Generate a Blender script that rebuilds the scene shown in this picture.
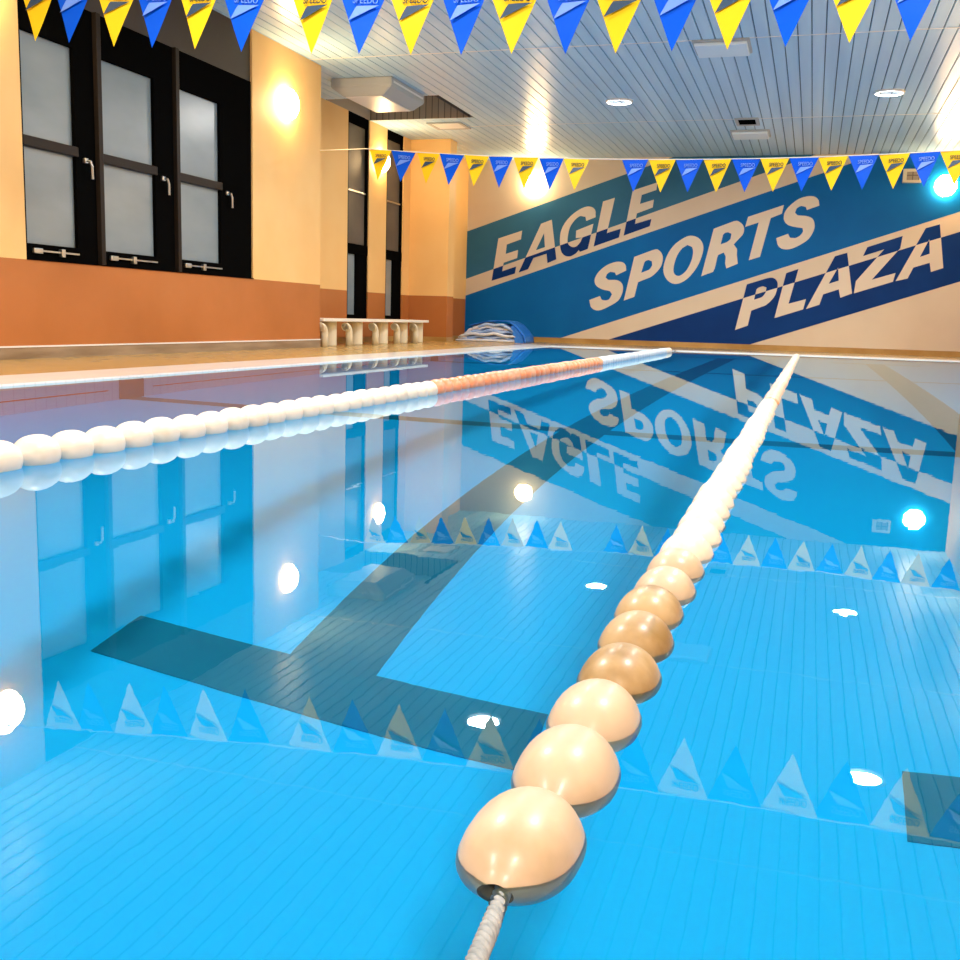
import bpy, bmesh, math, random
from mathutils import Vector, Matrix, noise
random.seed(4)
PI = math.pi
for o in list(bpy.data.objects): bpy.data.objects.remove(o)
SC = bpy.context.scene
COL = SC.collection

# ------------------------------------------------------------------ camera
F_PX, PITCH, YAW, ROLL, EYE = 1041.994, 0.154485, 0.301542, 0.029308, 0.52
_f = Vector((-math.sin(YAW)*math.cos(PITCH), math.cos(YAW)*math.cos(PITCH), -math.sin(PITCH)))
_r0 = Vector((math.cos(YAW), math.sin(YAW), 0)); _u0 = _r0.cross(_f)
_r = _r0*math.cos(ROLL)+_u0*math.sin(ROLL); _u = -_r0*math.sin(ROLL)+_u0*math.cos(ROLL)
cd = bpy.data.cameras.new('camera'); cam = bpy.data.objects.new('camera', cd); COL.objects.link(cam)
cd.sensor_width = 36; cd.lens = 36*F_PX/960; cd.clip_start = .02; cd.clip_end = 100
cam.matrix_world = Matrix(((_r.x,_u.x,-_f.x,0),(_r.y,_u.y,-_f.y,0),(_r.z,_u.z,-_f.z,EYE),(0,0,0,1)))
SC.camera = cam
# ------------------------------------------------------------------ world, exposure, lights
w = bpy.data.worlds.new('world'); SC.world = w; w.use_nodes = True
w.node_tree.nodes['Background'].inputs[0].default_value = (.05,.07,.1,1)
w.node_tree.nodes['Background'].inputs[1].default_value = .3
SC.view_settings.view_transform = 'Standard'; SC.view_settings.look = 'None'
SC.view_settings.exposure = 0.75; SC.view_settings.gamma = 1
cy = SC.cycles
cy.use_denoising = True
cy.max_bounces = 10; cy.diffuse_bounces = 4; cy.glossy_bounces = 4; cy.transmission_bounces = 6
cy.caustics_reflective = False; cy.caustics_refractive = True; cy.blur_glossy = .3
cy.sample_clamp_indirect = 4; cy.sample_clamp_direct = 0

CEIL = 4.05; XL = -7.05; XA = -8.05; XR = 3.0; YF = 23.336; YB = -3.0
PX0, PX1, PY0, PY1, DEPTH = -4.87, 2.75, 0.30, 20.07, 1.70
DECK = 0.012

DOWN_W = 125; DOWN_COL = (1.0,.95,.9)
GLOBE_E = 50; GLOBE_COL = (1.0,.66,.32)
DOWNS = [(x, y) for y in (-2.0, 4.3, 10.85, 17.43) for x in (-3.25, .84)]  # pair behind the camera is unseen, added to light that end
LIGHTS = []
for x, y in DOWNS:
    ld = bpy.data.lights.new('downlight_lamp', 'AREA'); ld.shape = 'DISK'; ld.size = .34; ld.energy = DOWN_W; ld.color = DOWN_COL
    ld.cycles.is_caustics_light = True
    lo = bpy.data.objects.new('downlight_lamp', ld); lo.location = (x, y, CEIL-.035); LIGHTS.append(lo)

# ------------------------------------------------------------------ helpers
def ray(px, py): return (_f+_r*((px-480)/F_PX)+_u*((480-py)/F_PX))
def on(px, py, ax, v):
    d = ray(px, py); o = Vector((0,0,EYE)); return o+d*((v-o[ax])/d[ax])
def mat(name, col, rough=.5, spec=.5, metal=0, emit=None, es=0):
    m = bpy.data.materials.new(name); m.use_nodes = True; b = m.node_tree.nodes['Principled BSDF']
    b.inputs['Base Color'].default_value = (*col,1); b.inputs['Roughness'].default_value = rough
    b.inputs['Specular IOR Level'].default_value = spec; b.inputs['Metallic'].default_value = metal
    if emit: b.inputs['Emission Color'].default_value = (*emit,1); b.inputs['Emission Strength'].default_value = es
    return m
def noisy(m, c1, c2, scale, detail=4, lo=.35, hi=.65, bump=0, stretch=(1,1,1), rough=None, bscale=None):
    nt = m.node_tree; N = nt.nodes; L = nt.links; b = N['Principled BSDF']
    tc = N.new('ShaderNodeTexCoord'); mp = N.new('ShaderNodeMapping'); mp.inputs['Scale'].default_value = stretch
    L.new(tc.outputs['Object'], mp.inputs[0])
    n = N.new('ShaderNodeTexNoise'); n.inputs['Scale'].default_value = scale; n.inputs['Detail'].default_value = detail
    L.new(mp.outputs[0], n.inputs['Vector'])
    r = N.new('ShaderNodeValToRGB'); r.color_ramp.elements[0].position = lo; r.color_ramp.elements[1].position = hi
    r.color_ramp.elements[0].color = (*c1,1); r.color_ramp.elements[1].color = (*c2,1)
    L.new(n.outputs['Fac'], r.inputs[0]); L.new(r.outputs[0], b.inputs['Base Color'])
    if bump:
        n2 = N.new('ShaderNodeTexNoise'); n2.inputs['Scale'].default_value = bscale or scale*4; n2.inputs['Detail'].default_value = 5
        L.new(mp.outputs[0], n2.inputs['Vector'])
        bp = N.new('ShaderNodeBump'); bp.inputs['Strength'].default_value = bump; bp.inputs['Distance'].default_value = .01
        L.new(n2.outputs['Fac'], bp.inputs['Height']); L.new(bp.outputs[0], b.inputs['Normal'])
    return m
def tiled(m, c1, c2, grout, sx, sy, gs=.01, bump=.3, axes='XY'):
    nt = m.node_tree; N = nt.nodes; L = nt.links; b = N['Principled BSDF']
    tc = N.new('ShaderNodeTexCoord'); sp = N.new('ShaderNodeSeparateXYZ'); cb = N.new('ShaderNodeCombineXYZ')
    L.new(tc.outputs['Object'], sp.inputs[0]); L.new(sp.outputs[axes[0]], cb.inputs[0]); L.new(sp.outputs[axes[1]], cb.inputs[1])
    br = N.new('ShaderNodeTexBrick'); br.offset = 0; L.new(cb.outputs[0], br.inputs['Vector'])
    br.inputs['Color1'].default_value = (*c1,1); br.inputs['Color2'].default_value = (*c2,1); br.inputs['Mortar'].default_value = (*grout,1)
    br.inputs['Scale'].default_value = 1; br.inputs['Brick Width'].default_value = sx; br.inputs['Row Height'].default_value = sy
    br.inputs['Mortar Size'].default_value = gs; br.inputs['Mortar Smooth'].default_value = .2
    L.new(br.outputs['Color'], b.inputs['Base Color'])
    if bump:
        bp = N.new('ShaderNodeBump'); bp.inputs['Strength'].default_value = bump; bp.inputs['Distance'].default_value = .003; bp.invert = True
        L.new(br.outputs['Fac'], bp.inputs['Height']); L.new(bp.outputs[0], b.inputs['Normal'])
    return m
def empty(name, label, cat, loc=(0,0,0), group=None, rz=0):
    o = bpy.data.objects.new(name, None); COL.objects.link(o); o.location = loc; o.rotation_euler = (0,0,rz)
    o.empty_display_size = .1; o['label'] = label; o['category'] = cat
    if group: o['group'] = group
    return o
def tag(o, label, cat, group=None):
    o['label'] = label; o['category'] = cat
    if group: o['group'] = group
    return o
def obj(name, bm, m, parent=None, smooth=False, mats=None):
    me = bpy.data.meshes.new(name)
    bmesh.ops.recalc_face_normals(bm, faces=bm.faces)
    bm.to_mesh(me); bm.free()
    for x in (mats or [m]): me.materials.append(x)
    if smooth:
        for p in me.polygons: p.use_smooth = True
    o = bpy.data.objects.new(name, me); COL.objects.link(o)
    if parent: o.parent = parent
    return o
def struct(name, bm, m, parent=None, **k):
    o = obj(name, bm, m, parent, **k)
    if not parent: o['kind'] = 'structure'
    return o
def box(bm, x0, x1, y0, y1, z0, z1, mi=0, bev=0):
    vs = [bm.verts.new((x,y,z)) for x in (x0,x1) for y in (y0,y1) for z in (z0,z1)]
    fs = [bm.faces.new([vs[i] for i in f]) for f in ((0,1,3,2),(4,6,7,5),(0,4,5,1),(2,3,7,6),(0,2,6,4),(1,5,7,3))]
    for f in fs: f.material_index = mi
    if bev:
        es = list({e for f in fs for e in f.edges})
        bmesh.ops.bevel(bm, geom=es, offset=bev, segments=2, profile=.5, affect='EDGES')
    return bm
def boxb(*a, **k): return box(bmesh.new(), *a, **k)
def quad(bm, pts, mi=0):
    f = bm.faces.new([bm.verts.new(p) for p in pts]); f.material_index = mi; return f
def tube(bm, pts, r, n=12, cap=True, mi=0):
    pts = [Vector(p) for p in pts]; rings = []
    rr = r if isinstance(r, (list,tuple)) else [r]*len(pts)
    up = None
    for i, p in enumerate(pts):
        t = (pts[min(i+1,len(pts)-1)]-pts[max(i-1,0)]).normalized()
        if up is None: up = Vector((0,0,1)) if abs(t.z) < .9 else Vector((1,0,0))
        a = t.cross(up).normalized(); b = a.cross(t).normalized(); up = b
        rings.append([bm.verts.new(p+(a*math.cos(2*PI*k/n)+b*math.sin(2*PI*k/n))*rr[i]) for k in range(n)])
    for A, B in zip(rings, rings[1:]):
        for k in range(n):
            f = bm.faces.new((A[k],A[(k+1)%n],B[(k+1)%n],B[k])); f.material_index = mi
    if cap:
        bm.faces.new(rings[0]).material_index = mi; bm.faces.new(rings[-1]).material_index = mi
    return bm
def lathe(bm, prof, axis='Z', n=32, c=(0,0,0), cap=True):
    c = Vector(c); rings = []
    for r, h in prof:
        ring = []
        for k in range(n):
            a = 2*PI*k/n; x, y = r*math.cos(a), r*math.sin(a)
            p = {'Z':(x,y,h),'Y':(x,h,y),'X':(h,x,y)}[axis]; ring.append(bm.verts.new(c+Vector(p)))
        rings.append(ring)
    for A, B in zip(rings, rings[1:]):
        for k in range(n): bm.faces.new((A[k],A[(k+1)%n],B[(k+1)%n],B[k]))
    for R_, (r, h) in ((rings[0],prof[0]),(rings[-1],prof[-1])):
        if cap and r > 1e-4: bm.faces.new(R_)
    bmesh.ops.remove_doubles(bm, verts=bm.verts, dist=1e-5)
    return bm

# ------------------------------------------------------------------ materials
M_cream = noisy(mat('wall_cream', (.86,.55,.22), .55, .3), (.85,.52,.2), (.87,.56,.23), 1.2, bump=.12, bscale=60)
M_brown = noisy(mat('wall_brown', (.45,.16,.04), .6, .2), (.40,.14,.035), (.47,.17,.05), .8, bump=.12, bscale=60)
M_far = noisy(mat('wall_far_cream', (.72,.62,.5), .6), (.68,.58,.46), (.74,.65,.53), .6, bump=.15, bscale=50)
M_base = noisy(mat('baseboard_tile', (.3,.2,.12), .35), (.22,.15,.09), (.36,.27,.18), 3, stretch=(1,.4,3))
M_basefar = noisy(mat('far_curb', (.42,.25,.07), .35), (.36,.2,.05), (.48,.3,.1), 2)
M_deck = tiled(mat('deck_tile', (.6,.42,.18), .22), (.58,.38,.13), (.5,.33,.11), (.38,.26,.1), .1, .1, .006, .15)
M_coping = tiled(mat('coping_tile', (.9,.88,.8), .15), (.95,.94,.9), (.93,.92,.88), (.85,.83,.78), .25, .1, .005, .05)
M_pool = tiled(mat('pool_tile', (.05,.55,.95), .6, .1), (.0,.48,.97), (.0,.485,.97), (.0,.475,.96), .05, .05, .003, 0)
M_poolwall = tiled(mat('pool_wall_tile', (.3,.6,.9), .3), (.35,.62,.92), (.4,.66,.95), (.3,.5,.8), .1, .1, .004, 0, 'YZ')
M_mark = noisy(mat('lane_mark_tile', (.0,.09,.16), .6, .1), (.0,.16,.28), (.0,.18,.31), 4)
M_red = mat('red_tile', (.6,.04,.01), .3)
M_slat = noisy(mat('ceiling_slat', (.62,.7,.76), .28), (.44,.68,.88), (.56,.80,.97), .7, stretch=(5,.25,1))
M_groove = mat('ceiling_groove', (.06,.13,.2), .6)
M_black = mat('black_aluminium', (.003,.003,.003), .5, .0)
M_mullion = mat('dark_bronze_aluminium', (.02,.015,.012), .4, .1)
M_headp = noisy(mat('dark_header_panel', (.07,.055,.045), .5, .2), (.045,.035,.03), (.06,.048,.04), .8)
M_frost = noisy(mat('frosted_glass', (.3,.36,.4), .25), (.16,.21,.235), (.24,.29,.32), .8, stretch=(1,.6,1.6))
M_dkglass = noisy(mat('dark_glass', (.1,.085,.07), .5, .2), (.08,.07,.06), (.13,.11,.09), 1)
M_steel = mat('steel', (.55,.57,.58), .3, metal=1)
M_pvc = mat('cream_pvc', (.72,.66,.5), .4)
M_pvc_in = mat('pipe_bore', (.08,.06,.04), .7)
M_seat = mat('bench_board', (.8,.76,.68), .4)
M_white = mat('white_plastic', (.8,.82,.83), .35)
M_panel = mat('panel_white', (.8,.93,1.0), .3); M_greyunit = mat('grey_unit', (.42,.47,.5), .35)
M_pblue = mat('vinyl_blue', (.0,.085,.68), .4, .1); M_pyel = mat('vinyl_yellow', (.85,.55,.015), .4, .1)
for m_ in (M_pblue, M_pyel): m_.node_tree.nodes['Principled BSDF'].inputs['Transmission Weight'].default_value = 0
M_ink = mat('ink_dark', (.01,.05,.11), .4); M_inkl = mat('ink_light', (.12,.28,.85), .4); M_inkt = mat('ink_black', (.02,.03,.03), .4)
M_line = mat('white_cord', (.75,.75,.72), .6)
M_teal = noisy(mat('mural_teal', (.03,.2,.3), .5, .12), (.03,.145,.28), (.04,.18,.34), .8)
M_blue = noisy(mat('mural_blue', (.0,.13,.36), .5, .12), (.0,.12,.42), (.0,.15,.5), .6)
M_navy = noisy(mat('mural_navy', (.0,.035,.2), .5, .12), (.0,.03,.18), (.0,.042,.23), .8)
M_let = mat('mural_cream', (.74,.66,.56), .5)

# ------------------------------------------------------------------ SETTING: walls
def wall_two(name, x, y0, y1, z0=0.0, z1=CEIL, face=1, split=.935, thick=.15):
    """wall parallel to Y; cream above, brown below"""
    bm = bmesh.new()
    xa, xb = (x-thick, x) if face > 0 else (x, x+thick)
    if z0 < split: box(bm, xa, xb, y0, y1, z0, min(split,z1), 1)
    if z1 > split: box(bm, xa, xb, y0, y1, max(split,z0), z1, 0)
    return bm
WY0, WY1 = 8.2, 12.38     # window opening
bm = wall_two('w', XL, YB, WY0); 
for b_ in (WY1, 14.35),:
    xa, xb = XL-.15, XL
    box(bm, xa, xb, b_[0], b_[1], 0, .935, 1); box(bm, xa, xb, b_[0], b_[1], .935, CEIL, 0)
box(bm, XL-.15, XL, WY0, WY1, 0, .935, 1)
# return of the pier into the alcove and the alcove wall
box(bm, XA-.15, XL-.15, 14.2, 14.35, 0, .935, 1); box(bm, XA-.15, XL-.15, 14.2, 14.35, .935, CEIL, 0)
A1 = (17.47, 18.40); A2 = (19.25, 20.12)
for (a, b2) in ((14.35,A1[0]),(A1[1],A2[0]),(A2[1],20.5)):
    box(bm, XA-.15, XA, a, b2, 0, .935, 1); box(bm, XA-.15, XA, a, b2, .935, CEIL, 0)
for (a, b2) in (A1, A2): box(bm, XA-.15, XA, a, b2, 0, .44, 1)
# pier by the far corner and the last stretch of wall
box(bm, XA-.15, -7.2, 20.5, 20.9, 0, .935, 1); box(bm, XA-.15, -7.2, 20.5, 20.9, .935, CEIL, 0)
box(bm, XA-.15, -7.74, 20.9, YF, 0, .935, 1); box(bm, XA-.15, -7.74, 20.9, YF, .935, CEIL, 0)
wl = struct('wall_left', bm, None, mats=[M_cream, M_brown])
bm = wall_two('w', XR, YB, YF, face=-1); struct('wall_right', bm, None, mats=[M_cream, M_brown])
struct('wall_back', boxb(XA-.15, XR+.15, YB-.15, YB, 0, CEIL), M_cream)
wf = struct('wall_far', boxb(XA-.15, XR+.15, YF, YF+.15, 0, CEIL), M_far)
# baseboards
bm = boxb(XL, XL+.012, YB, 14.35, DECK, .12); box(bm, XL, XL+.02, YB, 14.35, .12, .135, 1)
struct('baseboard_left', bm, None, mats=[M_base, M_white])
bm = boxb(-7.74, XR, YF-.03, YF, DECK, .12); struct('baseboard_far', bm, M_basefar)
bm = boxb(-7.74, -7.725, 20.9, YF-.03, DECK, .1); box(bm, -8.05, -7.185, 20.485, 20.5, DECK, .1); box(bm, -7.2, -7.185, 20.5, 20.915, DECK, .1)
box(bm, XA, XA+.015, 14.35, 20.485, DECK, .1)
struct('baseboard_alcove', bm, M_basefar)
# deck
bm = bmesh.new()
CW = .62
def ring(bm, x0, x1, y0, y1, X0, X1, Y0, Y1, z0, z1, mi=0):
    for a in ((X0,x0,Y0,Y1),(x1,X1,Y0,Y1),(x0,x1,Y0,y0),(x0,x1,y1,Y1)):
        if a[1] > a[0] and a[3] > a[2]: box(bm, a[0], a[1], a[2], a[3], z0, z1, mi)
cx1 = XR-.08
ring(bm, PX0-CW, cx1, PY0-CW, PY1+CW, XA-.15, XR, YB, YF, -.3, DECK)
fl = struct('floor', bm, M_deck)
bm = bmesh.new(); ring(bm, PX0, PX1, PY0, PY1, PX0-CW, cx1, PY0-CW, PY1+CW, -.3, DECK+.002)
struct('trim_1', bm, M_coping)
# pool basin
bm = boxb(PX0-.2, PX1+.2, PY0-.2, PY1+.2, -DEPTH-.15, -DEPTH)
pf = struct('pool_floor', bm, M_pool)
pws = []
for nm, (x0, x1, y0, y1) in dict(left=(PX0-.2,PX0,PY0-.2,PY1+.2), right=(PX1,PX1+.2,PY0-.2,PY1+.2), near=(PX0,PX1,PY0-.2,PY0), far=(PX0,PX1,PY1,PY1+.2)).items():
    pws.append(struct('pool_wall_'+nm, boxb(x0, x1, y0, y1, -DEPTH, -.3), M_poolwall))
pw = pws[0]
for (cxm, x0, x1) in ((-1.38,-2.09,-.67),(1.03,.32,1.74)):
    bm = boxb(cxm-.15, cxm+.15, 2.91, 18.5, -DEPTH, -DEPTH+.004); box(bm, x0, x1, 2.65, 2.91, -DEPTH, -DEPTH+.004)
    box(bm, x0, x1, 18.5, 18.76, -DEPTH, -DEPTH+.004)
    struct('lane_marking', bm, M_mark, pf)
for yy in (6.73, 13.4):
    struct('distance_marking', boxb(PX0, PX1, yy-.1, yy+.1, -DEPTH, -DEPTH+.003), M_mark, pf)
    struct('distance_marking', boxb(PX0, PX0+.004, yy-.15, yy+.15, -DEPTH+.003, -.02), M_mark, pw)
for a, b2 in ((PY0,6.45),(7.0,13.1),(13.7,PY1)):
    struct('red_tile_line', boxb(PX0, PX0+.004, a, b2, -1.05, -.98), M_red, pw)

# water
m = bpy.data.materials.new('pool_water'); m.use_nodes = True; nt = m.node_tree; nt.nodes.clear()
out = nt.nodes.new('ShaderNodeOutputMaterial'); g = nt.nodes.new('ShaderNodeBsdfGlass')
g.inputs['IOR'].default_value = 1.333; g.inputs['Roughness'].default_value = 0; g.inputs['Color'].default_value = (.80,.95,1,1)
nt.links.new(g.outputs[0], out.inputs[0]); M_water = m
tc = nt.nodes.new('ShaderNodeTexCoord'); mp = nt.nodes.new('ShaderNodeMapping'); mp.inputs['Scale'].default_value = (1,.6,1)
nz = nt.nodes.new('ShaderNodeTexNoise'); nz.inputs['Scale'].default_value = 9; nz.inputs['Detail'].default_value = 3
bp = nt.nodes.new('ShaderNodeBump'); bp.inputs['Strength'].default_value = 1; bp.inputs['Distance'].default_value = .00013
nt.links.new(tc.outputs['Object'], mp.inputs[0]); nt.links.new(mp.outputs[0], nz.inputs['Vector']); nt.links.new(nz.outputs['Fac'], bp.inputs['Height']); nt.links.new(bp.outputs[0], g.inputs['Normal'])
bm = bmesh.new()
quad(bm, [(PX0,PY0,0),(PX1,PY0,0),(PX1,PY1,0),(PX0,PY1,0)])
me = bpy.data.meshes.new('pool_water'); bm.to_mesh(me); bm.free(); me.materials.append(M_water)
for p in me.polygons: p.use_smooth = True
wa = bpy.data.objects.new('pool_water', me); COL.objects.link(wa)
tag(wa, 'still blue pool water with mirror reflections of wall and flags', 'water'); wa['kind'] = 'stuff'
wa.cycles.is_caustics_caster = True
for o in (pf, *pws, *pf.children, *pw.children, bpy.data.objects['trim_1']): o.cycles.is_caustics_receiver = True

# ceiling of narrow boards running along the pool
bm = bmesh.new(); P = .165; G = .018
HX0, HX1, HY0, HY1 = XA, -6.12, 16.55, 18.42
xs = XA-.15; 
while xs < XR+.1:
    segs = [(YB-.1, YF+.1)]
    if xs+P*.5 < HX1: segs = [(YB-.1, HY0), (HY1, YF+.1)]
    for (a, b2) in segs:
        e = .004
        quad(bm, [(xs+G,a,CEIL),(xs+P,a,CEIL),(xs+P,b2,CEIL),(xs+G,b2,CEIL)], 0)
        quad(bm, [(xs+G,a,CEIL),(xs+G,b2,CEIL),(xs+G-e,b2,CEIL+.02),(xs+G-e,a,CEIL+.02)], 0)
        quad(bm, [(xs+P,a,CEIL),(xs+P,b2,CEIL),(xs+P+e,b2,CEIL+.02),(xs+P+e,a,CEIL+.02)], 0)
        quad(bm, [(xs-.004,a,CEIL+.02),(xs+G+.004,a,CEIL+.02),(xs+G+.004,b2,CEIL+.02),(xs-.004,b2,CEIL+.02)], 1)
    xs += P
for yy in (3.35, 8.65, 13.97, 19.25): box(bm, (-6.1 if 15<yy<18.4 else XL), XR, yy-.012, yy+.012, CEIL-.006, CEIL+.001, 2)
# raised pocket above the alcove
z1 = CEIL+.4
quad(bm, [(HX0-.1,HY0,z1),(HX1,HY0,z1),(HX1,HY1,z1),(HX0-.1,HY1,z1)], 0)
quad(bm, [(HX0-.1,HY1,CEIL),(HX1,HY1,CEIL),(HX1,HY1,z1),(HX0-.1,HY1,z1)], 3)
quad(bm, [(HX0-.1,HY0,CEIL),(HX1,HY0,CEIL),(HX1,HY0,z1),(HX0-.1,HY0,z1)], 3)
quad(bm, [(HX1,HY0,CEIL),(HX1,HY1,CEIL),(HX1,HY1,z1),(HX1,HY0,z1)], 3)
quad(bm, [(HX0,HY0,CEIL),(HX0,HY1,CEIL),(HX0,HY1,z1),(HX0,HY0,z1)], 3)
M_pocket = tiled(mat('pocket_board', (.35,.28,.22), .5), (.36,.3,.24), (.32,.26,.2), (.14,.11,.09), .12, 5, .01, 0, 'XZ')
struct('ceiling', bm, None, mats=[M_slat, M_groove, M_white, M_pocket])
# unseen lid added above everything so no sky leaks in
struct('trim_2', boxb(XA-.3, XR+.3, YB-.3, YF+.3, CEIL+.45, CEIL+.5), M_white)

# ------------------------------------------------------------------ mural
def clip(poly, a, b, keep):
    """keep side of the line a-b (2D): sign = keep"""
    out = []
    def s(p): return keep*((b[0]-a[0])*(p[1]-a[1])-(b[1]-a[1])*(p[0]-a[0]))
    for i in range(len(poly)):
        p, q = poly[i], poly[(i+1) % len(poly)]; sp, sq = s(p), s(q)
        if sp >= 0: out.append(p)
        if sp*sq < 0:
            t = sp/(sp-sq); out.append((p[0]+(q[0]-p[0])*t, p[1]+(q[1]-p[1])*t))
    return out
def W2(px, py): p = on(px, py, 1, YF); return (p.x, p.z)
L0 = (W2(467,231.5), W2(600,183.5)) # top edge of teal
L1 = (W2(480,273.9), W2(680,202.8)); L2 = (W2(480,290.6), W2(680,222.0))
L3 = (W2(580,331.8), W2(955,213.2)); L4 = (W2(611,338.8), W2(955,233.3)); L5 = (W2(751.9,343.8), W2(955,283))
rect = [(-7.74,.12),(XR,.12),(XR,CEIL),(-7.74,CEIL)]
def band(up, lo): return clip(clip(rect, *up, -1), *lo, 1)
def flat(name, poly, m, parent, y=YF-.004, th=.004):
    bm = bmesh.new(); A = [bm.verts.new((p[0],y,p[1])) for p in poly]; B = [bm.verts.new((p[0],y+th,p[1])) for p in poly]
    bm.faces.new(A); bm.faces.new(B[::-1])
    for i in range(len(A)): j = (i+1) % len(A); bm.faces.new((A[i],A[j],B[j],B[i]))
    return obj(name, bm, m, parent)
mural = empty('wall_mural', 'blue striped wall painting reading EAGLE SPORTS PLAZA on the end wall', 'wall painting', (-2.4,YF-.004,.12))
def local(o): 
    o.data.transform(Matrix.Translation(-mural.location)); return o
local(flat('painted_band', band(L0, L1), M_teal, mural))['label'] = 'teal top band'
local(flat('painted_band', band(L2, L3), M_blue, mural))['label'] = 'broad mid blue band'
local(flat('painted_band', band(L4, L5), M_navy, mural))['label'] = 'navy bottom band'
def smooth_loop(pts):
    n = len(pts); out = []
    for i in range(n):
        p0, p1, p2, p3 = pts[i-1], pts[i], pts[(i+1) % n], pts[(i+2) % n]
        out.append(p1)
        def ang(a, b, c):
            u = Vector((b[0]-a[0], b[1]-a[1])); v = Vector((c[0]-b[0], c[1]-b[1]))
            return u.angle(v) if u.length and v.length else 9
        if ang(p0,p1,p2) < .95 and ang(p1,p2,p3) < .95:
            for t in (.25,.5,.75):
                out.append(tuple(.5*((2*p1[k])+(-p0[k]+p2[k])*t+(2*p0[k]-5*p1[k]+4*p2[k]-p3[k])*t*t+(-p0[k]+3*p1[k]-3*p2[k]+p3[k])*t**3) for k in (0,1)))
    return out
def letter(loops, org, sc, line, ma, mb, curved=False):
    cu = bpy.data.curves.new('letter', 'CURVE'); cu.dimensions = '2D'; cu.fill_mode = 'BOTH'
    for lp in loops:
        if curved: lp = smooth_loop(lp)
        pts = [W2(org[0]+x/sc, org[1]+y/sc) for x, y in lp]
        s = cu.splines.new('POLY'); s.points.add(len(pts)-1); s.use_cyclic_u = True
        for q, p in zip(s.points, pts): q.co = (p[0], p[1], 0, 1)
    to = bpy.data.objects.new('t', cu); COL.objects.link(to); bpy.context.view_layer.update()
    me0 = bpy.data.meshes.new_from_object(to.evaluated_get(bpy.context.evaluated_depsgraph_get()))
    bm = bmesh.new(); bm.from_mesh(me0); bpy.data.objects.remove(to); bpy.data.meshes.remove(me0)
    for v in bm.verts: v.co = Vector((v.co.x, YF-.0075, v.co.y))
    if line:
        a, b = line; n = Vector((-(b[1]-a[1]), 0, b[0]-a[0])).normalized()
        bmesh.ops.bisect_plane(bm, geom=bm.verts[:]+bm.edges[:]+bm.faces[:], plane_co=(a[0],0,a[1]), plane_no=n)
        for f in bm.faces: f.material_index = 0 if (f.calc_center_median()-Vector((a[0],YF,a[1]))).dot(n) > 0 else 1
    me = bpy.data.meshes.new('letter')
    bm.to_mesh(me); bm.free()
    for x in (ma, mb): me.materials.append(x)
    o = bpy.data.objects.new('letter', me); COL.objects.link(o); o.parent = mural; local(o)
    sol = o.modifiers.new('depth','SOLIDIFY'); sol.thickness = .003; sol.offset = 0
    return o
c1, c2, c3, c4, c5, c6, c7 = (480,180),(560,170),(580,220),(680,190),(740,180),(720,230),(820,210)
K = 6.857
EL = (L1, M_let, M_navy); PL = (L4, M_navy, M_let); SL = (None, M_let, M_let)
letter([[(148,468),(338,405),(328,475),(215,516),(206,592),(305,560),(298,625),(190,662),(178,730),(290,692),(280,748),(94,806)]], c1, 8, *EL)
letter([[(490,350),(575,318),(611,635),(540,665),(533,590),(428,624),(385,714),(310,740)],[(513,425),(520,537),(448,562)]], c1, 8, *EL)
letter([[(285,378),(285,330),(262,300),(215,293),(150,320),(80,375),(30,440),(5,505),(0,580),(10,650),(40,685),(85,690),(130,665),(150,640),(160,655),(222,632),(235,580),(268,430),(130,485),(127,545),(180,540),(165,575),(130,612),(95,615),(65,590),(62,540),(80,460),(120,400),(165,368),(205,375),(210,408)]], c2, 8, *EL, curved=True)
letter([[(345,252),(440,222),(375,505),(487,470),(472,540),(270,612)]], c2, 8, *EL)
letter([[(582,165),(778,100),(772,160),(655,200),(640,272),(752,237),(742,300),(615,348),(600,432),(732,392),(718,450),(510,525)]], c2, 8, *EL)
letter([[(370,405),(368,370),(345,340),(290,335),(215,362),(150,415),(118,475),(130,525),(180,555),(240,570),(257,595),(235,632),(205,643),(172,635),(160,608),(75,640),(85,690),(115,718),(160,722),(225,695),(300,650),(335,595),(345,540),(330,500),(290,480),(225,478),(205,460),(215,435),(245,415),(280,420),(290,442)]], c3, 8, *SL, curved=True)
letter([[(435,295),(590,238),(635,245),(662,290),(655,355),(620,410),(560,460),(465,497),(435,615),(350,645)],[(515,340),(550,320),(575,330),(578,360),(550,400),(490,422)]], c3, 8, *SL, curved=True)
letter([[(885,125),(820,150),(745,210),(690,300),(667,400),(690,470),(740,508),(800,505),(870,460),(940,370),(980,270),(985,200),(950,145)],[(860,200),(820,225),(780,280),(755,350),(748,410),(765,440),(800,445),(850,405),(890,330),(905,260),(895,215)]], c3, 8, *SL, curved=True)
letter([[(270,310),(430,250),(480,258),(512,300),(500,360),(430,435),(455,470),(455,520),(462,590),(370,628),(362,590),(365,530),(350,500),(305,520),(265,655),(170,690)],[(345,358),(385,338),(412,350),(405,390),(370,420),(325,435)]], c4, 8, *SL, curved=True)
letter([[(545,215),(832,120),(815,190),(726,225),(640,535),(550,562),(630,260),(522,295)]], c4, 8, *SL)
letter([[(635,205),(630,165),(600,135),(545,130),(470,152),(400,205),(358,260),(352,320),(385,360),(450,378),(500,385),(505,410),(480,445),(440,465),(400,462),(385,430),(290,465),(300,515),(330,548),(385,555),(450,535),(540,480),(585,415),(597,360),(580,310),(530,288),(460,282),(440,262),(452,230),(490,208),(525,215),(535,240)]], c5, 8, *SL, curved=True)
letter([[(215,435),(370,388),(430,385),(460,420),(455,480),(430,540),(360,605),(250,645),(222,765),(120,800)],[(292,475),(345,450),(372,460),(365,500),(330,540),(272,558)]], c6, 8, *PL, curved=True)
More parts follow.
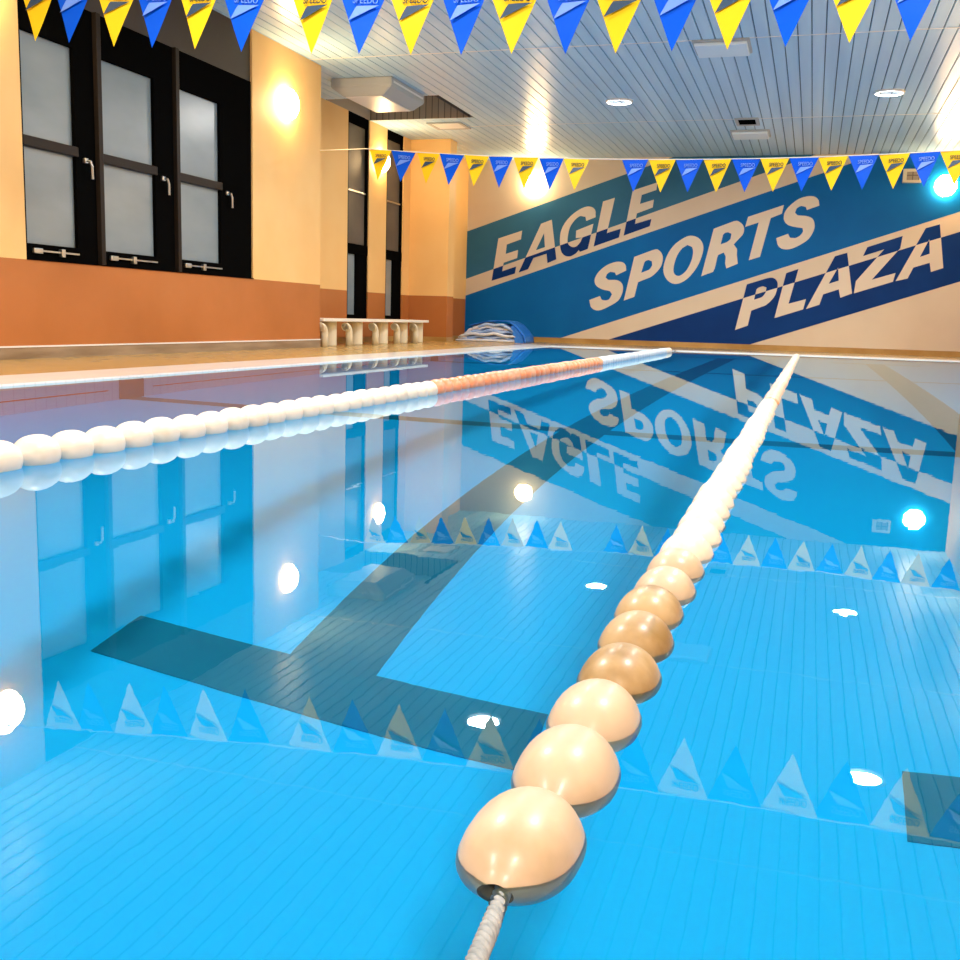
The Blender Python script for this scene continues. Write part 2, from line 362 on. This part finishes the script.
letter([[(530,345),(628,312),(548,590),(688,553),(665,635),(435,705)]], c6, 8, *PL)
letter([[(920,210),(1018,182),(1056,508),(962,542),(950,475),(825,515),(795,598),(688,632)],[(945,300),(950,405),(870,430)]], c6, 8, *PL)
letter([[(325,255),(567,178),(550,262),(355,478),(518,432),(500,492),(232,572),(246,488),(440,270),(295,316)]], c7, K, *PL)
letter([[(725,125),(822,98),(845,398),(760,425),(752,362),(640,395),(600,470),(518,488)],[(750,200),(752,300),(685,322)]], c7, K, *PL)

# ------------------------------------------------------------------ windows
def window_unit(n, y0, y1, bay0, bay1):
    fr = boxb(XL-.1, XL-.02, bay0, y0, .945, 3.41); box(fr, XL-.1, XL-.02, y1, bay1, .945, 3.41)  # wide black stiles also stand in for deep shade between the sashes
    box(fr, XL-.1, XL-.02, y0, y1, .945, 1.09); box(fr, XL-.1, XL-.02, y0, y1, 3.0, 3.41)
    w_ = struct('window_%d' % n, fr, M_black)
    struct('mid_rail', boxb(XL-.085, XL-.005, y0-.02, y1+.03, 1.975, 2.07, bev=.006), M_mullion, w_)['label'] = 'bronze brown mid rail'
    for z0, z1_ in ((1.09,1.975),(2.07,3.0)):
        struct('pane', boxb(XL-.075, XL-.06, y0, y1, z0, z1_), M_frost, w_)
    h = boxb(XL-.02, XL+.015, y1+.10, y1+.15, 1.93, 1.98, bev=.006)
    tube(h, [(XL+.01,y1+.125,1.955),(XL+.05,y1+.13,1.95),(XL+.055,y1+.15,1.9),(XL+.05,y1+.16,1.78)], .013, 8)
    struct('handle', h, M_steel, w_, smooth=False)
    s_ = boxb(XL-.015, XL+.01, y0+.12, y1-.02, 1.02, 1.035); box(s_, XL-.015, XL+.03, y0+.42, y0+.47, .985, 1.06, 0, .005); box(s_, XL-.015, XL+.02, y0+.05, y0+.17, 1.0, 1.05, 0, .008)
    struct('stay_bar', s_, M_steel, w_)
    return w_
window_unit(1, 8.24, 8.96, 8.205, 9.26); window_unit(2, 9.38, 10.28, 9.33, 10.64); window_unit(3, 10.75, 11.63, 10.70, 12.375)
for k, y in enumerate((9.295, 10.67)):
    struct('trim_%d' % (3+k), boxb(XL-.1, XL+.03, y-.033, y+.033, .945, 3.41, bev=.004), M_mullion)
struct('trim_5', boxb(XL-.1, XL-.03, WY0+.005, WY1-.005, 3.415, CEIL-.001), M_headp)
bm = boxb(XL-.1, XL+.012, WY0, WY1, .935, .945); struct('trim_6', bm, M_black)
def slot_window(n, y0, y1, blind):
    z0 = .44
    fr = boxb(XA-.1, XA-.02, y0, y0+.07, z0, CEIL); box(fr, XA-.1, XA-.02, y1-.07, y1, z0, CEIL)
    box(fr, XA-.1, XA-.02, y0, y1, CEIL-.16, CEIL); box(fr, XA-.1, XA-.02, y0, y1, z0, z0+.07); box(fr, XA-.1, XA-.01, y0, y1, 1.6, 1.78)
    box(fr, XA-.1, XA-.03, y0+.45, y1, z0, 1.6)
    w_ = struct('window_%d' % n, fr, M_black)
    zz = [1.78, 2.72, CEIL-.16]
    for a, b2 in zip(zz, zz[1:]): struct('pane', boxb(XA-.075, XA-.06, y0+.07, y1-.07, a+.01, b2-.01), M_dkglass, w_)
    for z in zz[1:2]: struct('glazing_bar', boxb(XA-.08, XA-.03, y0+.07, y1-.07, z-.012, z+.012), M_steel, w_)
    struct('pane', boxb(XA-.075, XA-.055, y0+.07, y0+.43, z0+.07, 1.6), M_frost, w_)
    return w_
slot_window(4, *A1, 0); slot_window(5, *A2, 0)

# ------------------------------------------------------------------ lamps
def mk_emit(name, col, s):
    m = bpy.data.materials.new(name); m.use_nodes = True; nt = m.node_tree; nt.nodes.clear()
    o_ = nt.nodes.new('ShaderNodeOutputMaterial'); e = nt.nodes.new('ShaderNodeEmission'); e.inputs[0].default_value = (*col,1); e.inputs[1].default_value = s
    nt.links.new(e.outputs[0], o_.inputs[0]); return m
M_globe = mk_emit('globe_glow', GLOBE_COL, GLOBE_E)
def wall_lamp(loc, ang, label, grp=None):
    t = empty('wall_lamp', label, 'lamp', loc, grp, ang)
    bm = lathe(bmesh.new(), [(.0,0),(.15,0),(.15,.03),(.12,.035),(0,.035)], 'X', 32); obj('mount', bm, M_white, t, True)
    prof = [(.0,.17)]+[(.21*math.sin(a), .035+.135*math.cos(a)) for a in [i*PI/2/10 for i in range(1,11)]]+[(.0,.035)]
    obj('globe', lathe(bmesh.new(), prof, 'X', 32), M_globe, t, True)
    return t
wall_lamp((XL,13.27,3.31), 0, 'glowing globe lamp on the cream wall right of the black windows', None)
wall_lamp((XL,7.64,3.3), 0, 'glowing globe lamp on the wall left of the windows, seen in the water', None)
wall_lamp((XL,2.0,3.3), 0, 'glowing globe lamp on the left wall nearest the pool start', None)
wall_lamp((XA,18.93,3.40), 0, 'glowing globe lamp on the strip between the two tall dark windows', None)
wall_lamp((-6.17,YF-.004,3.5), -PI/2, 'glowing globe lamp on the end wall above the word EAGLE', None)
wall_lamp((2.33,YF-.008,3.4), -PI/2, 'glowing globe lamp on the end wall above the last letter of PLAZA', None)
for y in (18.9, 13.27, 7.64, 2.0): wall_lamp((XR,y,3.35), PI, 'glowing globe lamp on the right wall beside the pool', 'lamps along the right wall')
dl_lab = {(-3.25,17.43):'round ceiling downlight above the pool, left one of the far pair', (.84,17.43):'round ceiling downlight above the pool, right one of the far pair',
  (-3.25,10.85):'left round ceiling downlight of the middle pair, mirrored in the water', (.84,10.85):'right round ceiling downlight of the middle pair, mirrored in the water'}
for (x, y), lo in zip(DOWNS, LIGHTS):
    lab = dl_lab.get((x,y), ('left' if x < 0 else 'right')+(' round ceiling downlight above the start of the pool' if y > 0 else ' unseen downlight added to light the deck behind the pool'))
    t = empty('downlight', lab, 'ceiling light', (x,y,CEIL), None)
    bm = lathe(bmesh.new(), [(.185,-.03),(.215,-.028),(.225,0),(.185,0),(.185,-.03)], 'Z', 32, cap=False); obj('rim', bm, M_white, t, True)
    COL.objects.link(lo); lo.parent = t; lo.location = (0,0,-.012)

# ------------------------------------------------------------------ ceiling fittings
def ceiling_panel(x0, x1, y0, y1, label):
    t = empty('ceiling_panel', label, 'ceiling panel', ((x0+x1)/2,(y0+y1)/2,CEIL))
    a, b2 = (x1-x0)/2, (y1-y0)/2
    obj('frame', boxb(-a-.03, a+.03, -b2-.03, b2+.03, -.03, 0, bev=.004), M_greyunit, t)
    obj('cover', boxb(-a, a, -b2, b2, -.07, -.03, bev=.01), M_panel, t)
    return t
ceiling_panel(-1.69,-1.04,13.98,14.6,'pale square ceiling panel nearer the camera, behind the front flags')
ceiling_panel(-1.68,-1.04,20.32,20.95,'pale square ceiling panel farther off, just behind the small dark vent')
t = empty('air_vent', 'small dark square vent in the board ceiling', 'vent', (-1.355,19.48,CEIL))
bm = bmesh.new(); ring(bm, -.145,.145,-.25,.25,-.2,.2,-.33,.33,-.02,0); obj('frame', bm, M_greyunit, t)
bm = boxb(-.145,.145,-.25,.25,-.004,0)
for k in range(7): box(bm, -.145,.145,-.23+k*.07,-.215+k*.07,-.018,-.004)
obj('grille', bm, M_black, t)
t = empty('access_hatch', 'framed square hatch in the ceiling over the alcove', 'hatch', (-6.75,19.1,CEIL))
bm = bmesh.new(); ring(bm, -.27,.27,-.27,.27,-.33,.33,-.33,.33,-.02,0); obj('frame', bm, M_greyunit, t); obj('cover', boxb(-.27,.27,-.27,.27,-.012,0), M_white, t)
# air conditioner in the pocket
t = empty('air_conditioner', 'pale grey box air conditioner hung in the ceiling pocket of the alcove', 'air conditioner', (-6.77,15.7,3.8))
bm = bmesh.new()
def loft(bm, x0, x1, y0, y1, z): return [bm.verts.new(p) for p in ((x0,y0,z),(x1,y0,z),(x1,y1,z),(x0,y1,z))]
ls = [loft(bm,-.33,.33,-.5,.76,0), loft(bm,-.50,.50,-.58,.82,.12), loft(bm,-.50,.50,-.58,.82,.248)]
bm.faces.new(ls[0]); bm.faces.new(ls[2])
for A, B in zip(ls, ls[1:]):
    for i in range(4): bm.faces.new((A[i],A[(i+1)%4],B[(i+1)%4],B[i]))
bmesh.ops.bevel(bm, geom=bm.edges[:], offset=.012, segments=2, affect='EDGES')
obj('casing', bm, M_greyunit, t)
bm = boxb(-.3,.3,-.46,.72,-.012,.0,bev=.004); obj('base_panel', bm, M_white, t)
bm = boxb(.498,.506,-.5,.74,.17,.2,bev=.002); obj('trim_strip', bm, M_white, t)
t = empty('wall_speaker', 'small beige box with dark front high on the end wall', 'speaker', (1.69,YF-.004,3.59))
obj('cabinet', boxb(-.18,.18,-.16,0,-.13,.13,bev=.01), M_pvc, t); obj('grille', boxb(-.11,.13,-.17,-.16,-.09,.07), M_pocket, t)

# ------------------------------------------------------------------ bench over pipes
t = empty('bench', 'low white bench on five cream round legs in the alcove', 'bench', (-7.3,16.6,DECK))
obj('seat', boxb(-.34,.30,-2.22,2.32,.385,.43,bev=.006), M_seat, t)
for y in (15.0, 16.0, 17.1, 18.05, 18.85):
    bm = lathe(bmesh.new(), [(.12,0),(.13,.012),(.13,.385),(0,.385)], 'Z', 28, (.04,y-16.52,0)); obj('leg', bm, M_pvc, t, False)
for i, y in enumerate((14.45, 15.34, 16.4, 17.38, 18.28)):
    e = empty('elbow_pipe', ['cream elbow pipe under the bench beside the corner of the orange wall','cream elbow pipe under the bench between first and second leg','cream elbow pipe under the bench between second and third leg','cream elbow pipe under the bench between third and fourth leg','cream elbow pipe under the bench between fourth and fifth leg'][i], 'pipe', (-7.05,y,DECK), 'elbow pipes under the bench')
    bm = bmesh.new(); pts = [(0,.06,0),(0,.06,.16)]+[(0,-.05+.11*math.cos(a),.2+.11*math.sin(a)) for a in [k*PI/16 for k in range(0,11)]]
    tube(bm, pts, .055, 16); obj('pipe', bm, M_pvc, e, True)
    bm = bmesh.new(); tube(bm, [pts[-2],pts[-1]], .067, 16); obj('collar', bm, M_pvc, e)

# ------------------------------------------------------------------ folded pool cover
def cover():
    t = empty('pool_cover', 'folded blue and white striped pool cover heaped by the end wall', 'pool cover', (-6.35,21.9,DECK))
    n = 26; layers = 6
    mb = noisy(mat('cover_blue', (.02,.16,.6), .4, .2), (.01,.13,.6), (.04,.22,.75), 6)
    mw = noisy(mat('cover_white', (.65,.72,.88), .4), (.6,.7,.9), (.88,.9,.95), 9, stretch=(1,1,7), lo=.4, hi=.6)
    ml = noisy(mat('cover_pale_blue', (.25,.42,.8), .4), (.2,.38,.8), (.5,.65,.9), 9, stretch=(1,1,7))
    bm = bmesh.new()
    for k in range(layers):
        z = .03+k*.068; inset = .08*k*(.4+.09*k); x0, x1 = -.98+inset, .40-inset*.3
        y0, y1 = -.42+.03*math.sin(k*2.1), .45
        grid = []
        for i in range(n+1):
            u = i/n; x = x0+(x1-x0)*u
            wv = .014*math.sin(u*17+k*1.7)+.02*noise.noise(Vector((x*3,k*2.3,1)))
            hump = (1-(2*u-1)**2)**.5 if 0 < u < 1 else 0
            row = []
            for (yy, zz) in ((y1,z-.02),(y0+.03,z-.032),(y0,z),(y0+.03,z+.032),(y1,z+.02)):
                row.append(bm.verts.new((x+.03*math.sin(k*3), yy+.03*noise.noise(Vector((x*2,k,5))), max(.0,zz*(.62+.38*hump)+wv*(k>0)))))
            grid.append(row)
        for i in range(n):
            for j in range(4): bm.faces.new((grid[i][j],grid[i+1][j],grid[i+1][j+1],grid[i][j+1])).material_index = k % 2 if i > 3 else 0
            bm.faces.new((grid[i][4],grid[i+1][4],grid[i+1][0],grid[i][0]))
        bm.faces.new(grid[0]); bm.faces.new(grid[n])
    obj('folded_layers', bm, None, t, True, mats=[mw, ml])
    # top sheet wrapping over the right end
    bm = bmesh.new(); prof = [(-.72,.33),(-.5,.40),(-.3,.44),(-.05,.455),(.15,.44),(.3,.37),(.42,.26),(.52,.14),(.54,.0)]
    sp = []
    for a, b2 in zip(prof, prof[1:]):
        for q in range(4): s = q/4; sp.append((a[0]*(1-s)+b2[0]*s, a[1]*(1-s)+b2[1]*s))
    sp.append(prof[-1]); g_ = []
    for (x, z) in sp:
        g_.append([bm.verts.new((x+.02*noise.noise(Vector((x*4,j,0))), -.30+j*.095+.03*noise.noise(Vector((x*3,0,j))), max(0,z+.015*noise.noise(Vector((x*5,j*.8,3)))*(z>.05)))) for j in range(9)])
    for A, B in zip(g_, g_[1:]):
        for j in range(8): bm.faces.new((A[j],A[j+1],B[j+1],B[j]))
    s_ = obj('top_sheet', bm, mb, t, True); so = s_.modifiers.new('depth','SOLIDIFY'); so.thickness = .02; so.offset = 0
    bm = bmesh.new()
    quadv = [(.36,-.43,.0),(.53,-.41,.0),(.5,-.41,.14),(.4,-.42,.26),(.28,-.43,.36),(.26,-.44,.34)]
    A = [bm.verts.new(p) for p in quadv]; B = [bm.verts.new((p[0]-.02,p[1]+.4,p[2])) for p in quadv]
    bm.faces.new(A); bm.faces.new(B)
    for i in range(6): bm.faces.new((A[i],A[(i+1)%6],B[(i+1)%6],B[i]))
    obj('end_fold', bm, mb, t)
cover()

# ------------------------------------------------------------------ pennants
def text_mesh(s, size):
    cu = bpy.data.curves.new('txt','FONT'); cu.body = s; cu.size = size; cu.align_x = 'CENTER'; cu.offset = size*.012
    to = bpy.data.objects.new('t', cu); COL.objects.link(to); bpy.context.view_layer.update()
    me = bpy.data.meshes.new_from_object(to.evaluated_get(bpy.context.evaluated_depsgraph_get()))
    bpy.data.objects.remove(to); return me
WID, HGT = .342, .40
tm = text_mesh('SPEEDO', .062)
tm.transform(Matrix(((.78,0,0,.022),(0,0,0,-.004),(0,1.0,0,-.095),(0,0,0,1))))
tm.name = 'lettering'
def logo_mesh():
    pts = [(-.04,-.112),(.145,-.104),(.06,-.135),(.0,-.160),(-.105,-.2),(-.02,-.155),(.03,-.134),(-.055,-.128)]
    bm = bmesh.new(); A = [bm.verts.new((x*.8,-.005,z)) for x, z in pts]; f = bm.faces.new(A)
    bmesh.ops.triangulate(bm, faces=[f])
    me = bpy.data.meshes.new('logo'); bm.to_mesh(me); bm.free(); return me
lg = logo_mesh()
def pennant_mesh(seed):
    bm = bmesh.new(); n = 6
    rows = []
    for i in range(n+1):
        t_ = i/n; hw = WID/2*(1-t_)*1.0
        k = 5 if i < n else 1
        rows.append([bm.verts.new(((-hw+2*hw*j/(k-1)) if k > 1 else 0, .010*math.sin(t_*3+seed)*t_, -HGT*t_)) for j in range(k)])
    for a in range(n):
        A, B = rows[a], rows[a+1]
        for j in range(4):
            if len(B) > 1: bm.faces.new((A[j],A[j+1],B[j+1],B[j]))
            else: bm.faces.new((A[j],A[j+1],B[0]))
    me = bpy.data.meshes.new('pennant'); bm.to_mesh(me); bm.free(); return me
pm = [pennant_mesh(s) for s in (0,1.5,3)]
def mm(me, m): c = me.copy(); c.materials.clear(); c.materials.append(m); return c
PB = [mm(x, M_pblue) for x in pm]; PY = [mm(x, M_pyel) for x in pm]
TY, TB, LY, LB = mm(tm, M_inkt), mm(tm, M_inkl), mm(lg, M_ink), mm(lg, M_inkl)
def bunting(y, tips, zf, label, skip=()):
    t = empty('pennant_line', label, 'bunting', (0,y,2.6))
    bm = bmesh.new(); pts = [(x, (14.33-y)*min(1,max(0,(-6.05-x)/1.0)) if y > 10 else 0, zf(x)+.002-2.6) for x in [XL+.002+(XR-XL-.004)*i/60 for i in range(61)]]
    tube(bm, pts, .006, 6); obj('cord', bm, M_line, t)
    for i, (x, yel) in enumerate(tips):
        p = bpy.data.objects.new('pennant', (PY if yel else PB)[i % 3]); COL.objects.link(p); p.parent = t
        sl = (zf(x+.1)-zf(x-.1))/.2
        p.location = (x, 0, zf(x)-2.6-.003); p.rotation_euler = (random.uniform(-.05,.05), -math.atan(sl)+random.uniform(-.02,.02), random.uniform(-.12,.12))
        p['label'] = 'yellow pennant' if yel else 'blue pennant'
        s = p.modifiers.new('depth','SOLIDIFY'); s.thickness = .002
        for nm, me in (('lettering', TY if yel else TB), ('logo', LY if yel else LB)):
            q = bpy.data.objects.new(nm, me); COL.objects.link(q); q.parent = p; q.location = (0,-.012 if nm=='logo' else -.012,0)
            s = q.modifiers.new('depth','SOLIDIFY'); s.thickness = .001
    return t
near_px = [(40,36,1),(75,40,0),(118,43,1),(157,45,0),(200,48,1),(245,49,0),(313,52,1),(363,54,0),(412,54,1),(463,55,0),(513,52,1),(567,48,0),(617,51,1),(673,46,0),(728,46,1),(787,43,0),(850,39,1),(910,37,0)]
tips = [(on(a,b2,1,6.47).x, c_) for a, b2, c_ in near_px]
tips += [(tips[-1][0]+.338*(k+1), (k+1) % 2) for k in range(6)]
bunting(6.47, tips, lambda x: 2.495+.0095*x*x, 'nearer line of blue and yellow pennants across the top of the photo')
far_px = [380,403,428,451,476,500,525,550.5,575.5,634,661,688,716,744.5,773,802,831,861,892,922,953]
cl = [1,0,1,0,1,0,1,0,1]+[k % 2 for k in range(0,12)]
tips = [(on(a,185,1,13.7).x, c_) for a, c_ in zip(far_px, cl)]
tips += [(tips[-1][0]+.35*(k+1), (k+1+cl[-1]) % 2) for k in range(3)]
bunting(13.7, tips, lambda x: 2.555+.0085*(x+1)**2*(1 if x<-1 else 1.1), 'farther line of blue and yellow pennants in front of the wall painting')

# ------------------------------------------------------------------ lane ropes
def float_mat(name, c1_, c2_, lo=.45, hi=.7):
    m = noisy(mat(name, c1_, .38, .4), c1_, c2_, 9, 5, lo, hi)
    b = m.node_tree.nodes['Principled BSDF']; b.inputs['Subsurface Weight'].default_value = .4; b.inputs['Subsurface Radius'].default_value = (1,.9,.8); b.inputs['Subsurface Scale'].default_value = .03; b.inputs['Coat Weight'].default_value = .15; b.inputs['Coat Roughness'].default_value = .2
    oi = m.node_tree.nodes.new('ShaderNodeObjectInfo'); mp = [x for x in m.node_tree.nodes if x.type == 'MAPPING'][0]
    cb = m.node_tree.nodes.new('ShaderNodeCombineXYZ'); ml = m.node_tree.nodes.new('ShaderNodeMath'); ml.operation = 'MULTIPLY'; ml.inputs[1].default_value = 40
    m.node_tree.links.new(oi.outputs['Random'], ml.inputs[0]); m.node_tree.links.new(ml.outputs[0], cb.inputs[0]); m.node_tree.links.new(cb.outputs[0], mp.inputs['Location'])
    return m
M_fc = float_mat('float_cream', (.58,.47,.35), (.44,.33,.2), .5, .8); M_fs = float_mat('float_stained', (.5,.37,.21), (.27,.17,.06), .38, .62)
M_fo = float_mat('float_orange', (.85,.32,.16), (.8,.45,.3)); M_fw = float_mat('float_white', (.82,.76,.66), (.7,.62,.48), .5, .8)
M_fp = float_mat('float_orange_glare', (.86,.66,.54), (.84,.6,.48))  # orange floats washed out by bright light, the glare put into the colour
M_fb = float_mat('float_pale_blue', (.62,.74,.85), (.5,.66,.8))
M_rope = noisy(mat('rope_fibre', (.7,.7,.68), .8), (.24,.27,.29), (.36,.38,.4), 90)
FL, FR, PITCHF = .175, .0615, .178
def float_mesh(name, m):
    prof = []; bore = .0185
    n = 22
    for i in range(n+1):
        s = -1+2*i/n; r = FR*(max(0,1-abs(s)**2.5))**(1/2.0)
        prof.append((max(r, bore), s*FL/2))
    # recessed bore at both ends
    prof = [(bore*.7, -FL/2+.03),(bore*.78,-FL/2+.003),(bore*.98,-FL/2-.001)]+prof+[(bore*.98,FL/2+.001),(bore*.78,FL/2-.003),(bore*.7,FL/2-.03)]
    bm = lathe(bmesh.new(), prof, 'Y', 40)
    me = bpy.data.meshes.new(name); bmesh.ops.recalc_face_normals(bm, faces=bm.faces); bm.to_mesh(me); bm.free(); me.materials.append(m); me.materials.append(M_pvc_in)
    for p in me.polygons:
        p.use_smooth = True
        if all(math.hypot(me.vertices[v].co.x, me.vertices[v].co.z) < bore*.99 for v in p.vertices): p.material_index = 1
    return me
FM = {k: float_mesh('float', m) for k, m in dict(c=M_fc, s=M_fs, o=M_fo, w=M_fw, b=M_fb, p=M_fp).items()}
def strands(bm, p0, p1, R, r, turns_per_m=22, n=3, seg_per_turn=10):
    p0, p1 = Vector(p0), Vector(p1); d = p1-p0; Ln = d.length; t_ = d.normalized(); a = t_.cross(Vector((0,0,1))).normalized(); b = a.cross(t_)
    N = int(Ln*turns_per_m*seg_per_turn)
    for k in range(n):
        tube(bm, [p0+d*(i/N)+(a*math.cos(2*PI*(turns_per_m*Ln*i/N+k/n))+b*math.sin(2*PI*(turns_per_m*Ln*i/N+k/n)))*R for i in range(N+1)], r, 8)
def lane_rope(x, y0, n, zc, kinds, label, fat=1, xa=.0):
    t = empty('lane_rope', label, 'lane rope', (x, PY0, 0))
    bm = bmesh.new(); strands(bm, (xa,-.02,.085), (0,y0-PY0+.03,zc+.001), .0042, .0052, 30)
    tube(bm, [(0,y0-PY0+.028,zc),(0,PY1-PY0-.03,zc)], .006, 8)
    obj('rope', bm, M_rope, t, True).cycles.is_caustics_receiver = True
    ey = bmesh.new(); tube(ey, [(0,PY1-PY0-.002,0),(0,PY1-PY0-.05,0)], .02, 10); tube(ey, [(xa,-.05,DECK),(xa,-.05,.12)], .012, 12); tube(ey, [(xa,-.05,.085),(xa,-.01,.085)], .016, 12); obj('anchor', ey, M_steel, t, True)
    rest = bmesh.new()
    for i in range(n):
        y = y0+FL/2+i*PITCHF
        k = kinds(i, y)
        wob = .006*math.sin(i*.9+x)+.004*math.sin(i*2.3)
        zz = zc+.002*math.sin(i*1.7)
        if i < 100:
            o = bpy.data.objects.new('float', FM[k]); COL.objects.link(o); o.parent = t; o.location = (wob*.6, y-PY0, zz)
            o.scale = (fat, 1, fat); o.rotation_euler = (0, random.uniform(0,6), 0)
            if i < 12: o.rotation_euler[2] = random.uniform(-.03,.03)
            nm = {'s':'stained brown cream float','o':'orange float','b':'pale blue float','p':'orange float painted pale by glare'}.get(k)
            if nm: o['label'] = nm
            o.cycles.is_caustics_receiver = True
        else:
            me = FM[k].copy(); me.transform(Matrix.Translation((wob*.6, y-PY0, zz))); rest.from_mesh(me)
    if n > 100:
        me = bpy.data.meshes.new('float'); rest.to_mesh(me); me.materials.append(M_fw); me.materials.append(M_pvc_in)
        for p in me.polygons: p.use_smooth = True
        o = bpy.data.objects.new('float', me); COL.objects.link(o); o.parent = t; o['kind'] = 'stuff'; o['label'] = 'last floats before the end wall'
    return t
lane_rope(-.239, .864, 106, -.016, lambda i, y: 's' if i in (3,4,5) else ('c' if i < 8 else ('o' if 7.2 < y < 7.5 else ('p' if 7.5 < y < 14.4 else 'w'))), 'lane rope of cream ball floats running away through the middle of the photo', xa=.075)  # white floats past the cream ones have bright glare painted in
lane_rope(-2.44, .62, 104, .026, lambda i, y: 'o' if 6.6 < y < 12.6 else ('b' if 12.6 < y < 19 else 'w'), 'lane rope with white then orange floats along the left side of the pool', fat=1.07)
